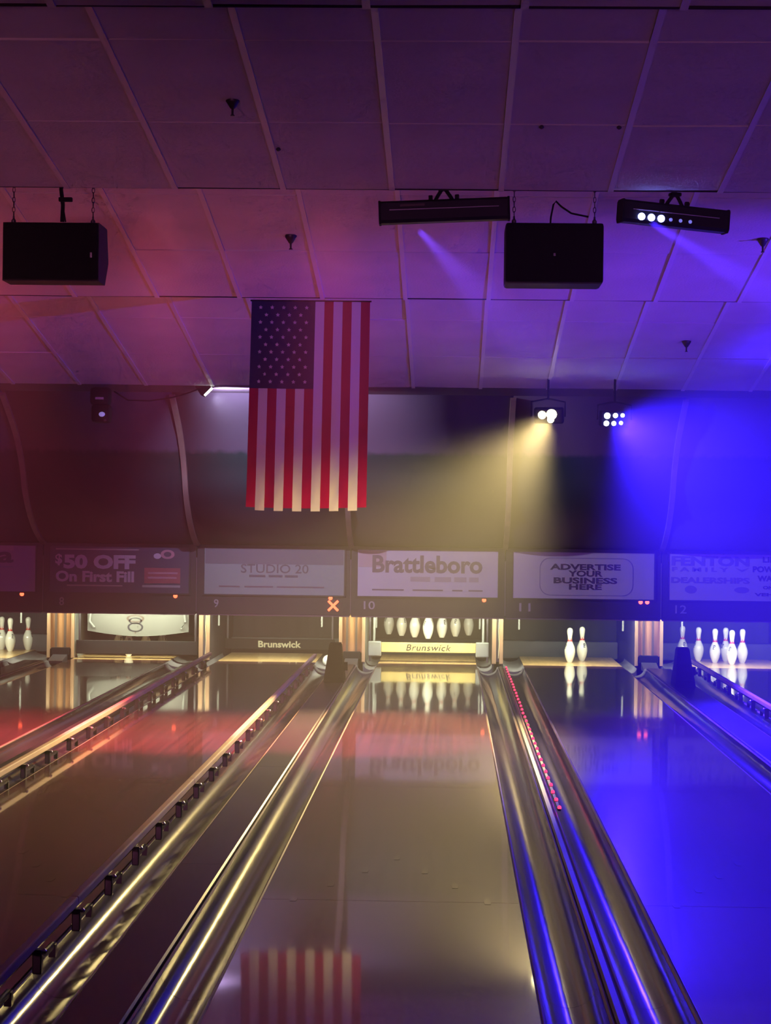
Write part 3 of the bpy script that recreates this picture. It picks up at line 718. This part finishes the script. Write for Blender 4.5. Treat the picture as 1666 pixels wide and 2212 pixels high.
# ------------------------------------------------------------------ speakers
def chain(parent, x, y, z0, z1, name='chain'):
    b = MB(); n = max(2, int((z1-z0)/.028))
    for i in range(n):
        zc = z0+(z1-z0)*(i+.5)/n; hh = (z1-z0)/n*.62
        pts = []
        for k in range(9):
            g = 2*math.pi*k/8; a = .008*math.cos(g); c = hh*math.sin(g)
            pts.append((x+(a if i % 2 else 0), y+(0 if i % 2 else a), zc+c))
        b.tube(pts, .0024, 5, caps=False)
    return b.build(name, M_chain, parent)
def speaker(x, y, z, wd, ht, label, wedge, badge):
    root = empty('loudspeaker', (x, y, z-ht/2)); tag(root, label, 'loudspeaker', 'hanging loudspeakers')
    b = MB()
    if wedge: b.prism([(.012, 0), (.012, ht), (.30, ht), (.36, ht*.42), (.24, 0)], 'x', -wd/2, wd/2)
    else: b.bbox(-wd/2, wd/2, .012, .33, 0, ht, .018)
    b.build('cabinet', M_spkc, root)
    b = MB(); b.bbox(-wd/2+.004, wd/2-.004, -.012, .014, .004, ht-.004, .010); b.build('grille', M_spk, root)
    if badge: b = MB(); b.box(*badge[0:2], -.0135, -.0115, *badge[2:4]); b.build('badge', M_num, root)
    for cx in (-.235, .235):
        yy = .08; zt = 3.755-.157*(y+yy-11.74)-(z-ht/2)
        b = MB(); b.lathe([(.014, ht-.002), (.014, ht+.02), (.006, ht+.03), (.006, ht+.045)], 10, (cx, yy, 0)); b.build('eye_bolt', M_chain, root)
        chain(root, cx, yy, ht+.04, zt)
    return root
s1 = speaker(-2.355, 12.2, 3.110, .566, .342, 'black wedge loudspeaker hanging on chains at the left', True, (.235, .247, .135, .165))
b = MB(); b.tube([(.045, .12, .36), (.05, .11, .46), (.04, .1, .55), (.06, .1, .66)], .012, 8); b.tube([(.065, .12, .36), (.05, .115, .45), (.045, .1, .56)], .005, 6); b.build('cable', M_blackm, s1, smooth=True)
b = MB(); b.bbox(.03, .11, .07, .10, .475, .50, .004); o = b.build('cable_clip', M_blackm, s1)
s2 = speaker(.59, 12.2, 3.126, .572, .352, 'black square loudspeaker hanging on chains between the light bars', False, (-.006, .006, .155, .172))
b = MB(); b.tube([(-.02, .14, .35), (-.018, .12, .40), (-.005, .1, .47), (.01, .1, .49), (.04, .1, .46), (.10, .1, .42), (.2, .1, .40)], .006, 6); b.build('cable', M_blackm, s2, smooth=True)

# ------------------------------------------------------------------ light bars under the first step
M_lens_on = mat('lens_blue_on', (0.3, 0.3, 0.8), 0.3, emit=(0.22, 0.25, 1.0), estr=11)
M_lens_dim = mat('lens_blue_dim', (0.2, 0.2, 0.5), 0.2, emit=(0.25, 0.25, 1.0), estr=0.35)
def light_bar(loc, ln, rot, label, lit):
    root = empty('light_bar', loc, rot); tag(root, label, 'light bar', 'hanging light bars')
    pr = [(-.05, -.045), (-.035, -.062), (.04, -.062), (.055, -.04), (.055, .05), (.04, .062), (-.04, .062), (-.05, .05)]
    b = MB(); b.prism(pr, 'x', -ln/2, ln/2); b.build('bar_body', M_black, root)
    for s in (-1, 1):
        b = MB(); a, c = sorted((s*ln/2, s*(ln/2+.012))); b.prism([(p[0]*1.06, p[1]*1.06) for p in pr], 'x', a, c); b.build('end_cap', M_blackm, root)
    b = MB(); b.box(-ln/2+.05, ln/2-.05, -.0525, -.049, .008, .013); b.build('trim_line', M_num, root)
    if not lit: b = MB(); b.box(-ln/2+.11, -ln/2+.25, -.0522, -.049, .028, .040); b.build('maker_plate', M_strap, root)
    b = MB()
    for s in (-1, 1): b.tube([(s*.055, 0, .05), (s*.035, 0, .085), (s*.012, 0, .12)], .011, 8)
    b.bbox(-.03, .03, -.03, .03, .115, .135, .005); b.build('yoke', M_blackm, root, smooth=True)
    for s in (-1, 1):
        b = MB(); b.lathe([(.012, -.012), (.015, -.008), (.015, .008), (.012, .012)], 12); o = b.build('clamp_knob', M_blackm, root, smooth=True); o.location = (s*.075, 0, .078); o.rotation_euler = (0, math.radians(90), 0)
    b = MB(); b.tube([(0, 0, .13), (0, 0, .42)], .012, 8); b.build('drop_rod', M_blackm, root, smooth=True)
    if lit:
        for k in range(6):
            b = MB(); b.lathe([(.0205, 0), (.0205, .006), (.016, .012), (.006, .015), (.0005, .0155)], 16)
            o = b.build('lens', M_lens_on if k < 3 else M_lens_dim, root, smooth=True); o.location = (-ln/2+.10+k*.058, -.052, -.028); o.rotation_euler = (math.radians(90), 0, 0)
            if k >= 3: o.scale = (.5, .5, .6)
    return root
light_bar((-.052, 11.92, 3.322), .72, (0, -.045, 0), 'unlit black light bar left of the square loudspeaker', False)
light_bar((1.247, 11.92, 3.300), .615, (0, .062, math.radians(14)), 'black light bar with three glowing blue lenses', True)
spot('bar_blue_beam', (1.09, 11.68, 3.235), (2.6, 12.1, 2.42), (0.06, 0.02, 1.0), 5500, 15, 0.55, 0.02)
spot('bar_violet_beam', (-.2, 11.98, 3.225), (.75, 13.0, 2.35), (0.13, 0.05, 1.0), 2200, 24, 0.9, 0.02)

# ------------------------------------------------------------------ party lights on the soffit edge
M_lens_y = mat('lens_yellow_on', (1, .9, .5), 0.3, emit=(1.0, 0.86, 0.42), estr=10)
M_lens_b = mat('lens_white_blue_on', (.6, .7, 1), 0.3, emit=(0.55, 0.68, 1.0), estr=8)
M_lens_w = mat('lens_white_on', (.9, 1, .9), 0.3, emit=(0.92, 1.0, 0.80), estr=7)
def led_pod(loc, target, label, lenses, m, rod):
    root = empty('party_light', loc); tag(root, label, 'stage light', 'stage lights under the ceiling end')
    d = (Vector(target)-Vector(loc)).normalized(); q = d.to_track_quat('-Y', 'Z')
    b = MB(); b.bbox(-.13, .13, .0, .07, -.07, .07, .012); hd = b.build('lamp_head', M_black, root, smooth=False); hd.rotation_mode = 'QUATERNION'; hd.rotation_quaternion = q
    for (x, z, r) in lenses:
        b = MB(); b.lathe([(r, 0), (r, .004), (r*.8, .010), (r*.3, .013), (.0005, .014)], 14); o = b.build('lens', m, hd, smooth=True); o.location = (x, -.001, z); o.rotation_euler = (math.radians(90), 0, 0)
    b = MB(); b.tube([(-.15, .06, 0), (-.15, .06, .13), (0, .06, .16), (.15, .06, .13), (.15, .06, 0)], .008, 8); b.tube([(0, .06, .15), (0, .06, rod)], .010, 8); b.build('yoke', M_black, root, smooth=True)
    return root
YL = (.862, 18.6, 2.490); YT = (-.85, 15.2, .10)
led_pod(YL, (0.1, 15.0, 1.5), 'stage light glowing warm yellow under the ceiling end', [(-.055, .012, .036), (.03, .018, .046), (.02, -.03, .03)], M_lens_y, .36)
spot('yellow_beam', (.845, 18.48, 2.44), YT, (1.0, 0.74, 0.28), 1750, 55, 1.0, 0.10)
BL = (1.452, 18.6, 2.468); BT = (3.7, 16.5, .8)
led_pod(BL, (2.4, 14.0, 1.4), 'stage light with six white blue lenses at the right', [(-.075, .032, .028), (.0, .036, .022), (.065, .038, .018), (-.078, -.036, .024), (-.01, -.036, .021), (.055, -.030, .017)], M_lens_b, .38)
spot('blue_beam', (1.48, 18.46, 2.44), BT, (0.030, 0.010, 1.0), 4400, 110, 0.95, 0.12)
# unlit scanner head at the left
root = empty('scanner_light', (-3.19, 19.0, 2.585)); root.scale = (1.28, 1.2, 1.05); tag(root, 'dark unlit scanner light with a glinting lens at the left', 'stage light')
b = MB(); b.bbox(-.07, .07, -.06, .08, -.02, .14, .03); b.build('upper_body', M_black, root, smooth=True)
b = MB(); b.bbox(-.06, .075, -.07, .07, -.17, -.01, .03); o = b.build('lower_body', M_black, root, smooth=True)
b = MB(); b.lathe([(.020, 0), (.022, .006), (.018, .012), (.008, .016), (.0005, .017)], 16); o = b.build('lens', mat('lens_glint', (.5, .45, .8), .05, metal=.6, emit=(.45, .35, 1), estr=.22), root, smooth=True); o.location = (.022, -.072, -.10); o.rotation_euler = (math.radians(80), 0, 0)  # lamp is off: the lens glint is painted as faint emission
b = MB(); b.bbox(-.03, .03, -.062, -.058, .03, .05, .002); b.build('badge', M_num, root)
b = MB(); b.lathe([(.009, 0), (.009, .006), (.0005, .010)], 10); o = b.build('small_lens', M_trim, root, smooth=True); o.location = (.045, -.073, -.150); o.rotation_euler = (math.radians(90), 0, 0)
# small tilted lamp left of the flag
root = empty('small_floodlight', (-2.24, 19.15, 2.735)); tag(root, 'tiny tilted floodlight with a white glowing slot left of the flag', 'floodlight')
b = MB(); b.prism([(-.11, .03), (.05, .03), (.03, -.01), (-.02, -.075), (-.05, -.06)], 'y', -.03, .04); b.build('lamp_body', M_black, root)
b = MB(); b.bbox(-.05, .05, -.036, -.028, -.010, .010, .004); o = b.build('glowing_slot', M_lens_w, root); o.location = (.02, 0, -.028); o.rotation_euler = (0, math.radians(-45), 0)
spot('small_flood_beam', (-2.18, 19.25, 2.66), (-1.3, 20.9, 2.3), (0.70, 0.62, 1.0), 150, 115, 0.8, 0.03)
# cable running from the scanner to the small floodlight
b = MB(); b.tube([(-3.085, 19.10, 2.70), (-2.95, 19.05, 2.62), (-2.75, 19.06, 2.615), (-2.55, 19.06, 2.645), (-2.38, 19.08, 2.70), (-2.30, 19.12, 2.735)], .007, 6)
tag(b.build('lamp_cable', M_blackm, smooth=True), 'thin dark cable drooping from scanner light to small floodlight', 'cable')

# ------------------------------------------------------------------ sprinklers and ceiling hooks
def sprinkler(x, y, z, label, sc=1.0):
    root = empty('sprinkler_head', (x, y, z)); tag(root, label, 'sprinkler', 'ceiling sprinklers'); root.scale = (sc, sc, sc)
    b = MB(); b.lathe([(.034, .012), (.034, .0), (.030, -.006), (.012, -.034), (.007, -.038)], 18); b.build('escutcheon', M_sprk, root, smooth=True)
    b = MB(); b.lathe([(.006, -.036), (.0055, -.062), (.006, -.066)], 10); b.build('stem', M_sprk, root, smooth=True)
    b = MB(); b.lathe([(.010, -.066), (.011, -.069), (.010, -.071)], 12); b.build('deflector', M_sprk, root)
sprinkler(-1.08, 10.17, 3.592, 'dark sprinkler head on the dim tiles at upper left')
sprinkler(-1.072, 13.83, 3.422, 'dark sprinkler head above the flag', 1.15)
sprinkler(2.03, 13.81, 3.425, 'dark sprinkler head at the right edge beside the lit light bar', 1.15)
sprinkler(1.92, 17.23, 3.040, 'small dark sprinkler head on the blue tiles at the right', 1.1)
for (x, y, z, lb) in ((-.92, 10.95, 3.498, 'tiny dark ceiling hook near the upper left grid line'), (.437, 10.53, 3.545, 'left tiny dark clip on the ceiling cross joint'), (.825, 10.53, 3.545, 'right tiny dark clip on the ceiling cross joint')):
    b = MB(); b.lathe([(.006, .008), (.014, .0), (.012, -.006), (.004, -.012)], 10, (x, y, z)); tag(b.build('ceiling_hook', M_sprk, smooth=True), lb, 'hook', 'ceiling hooks')
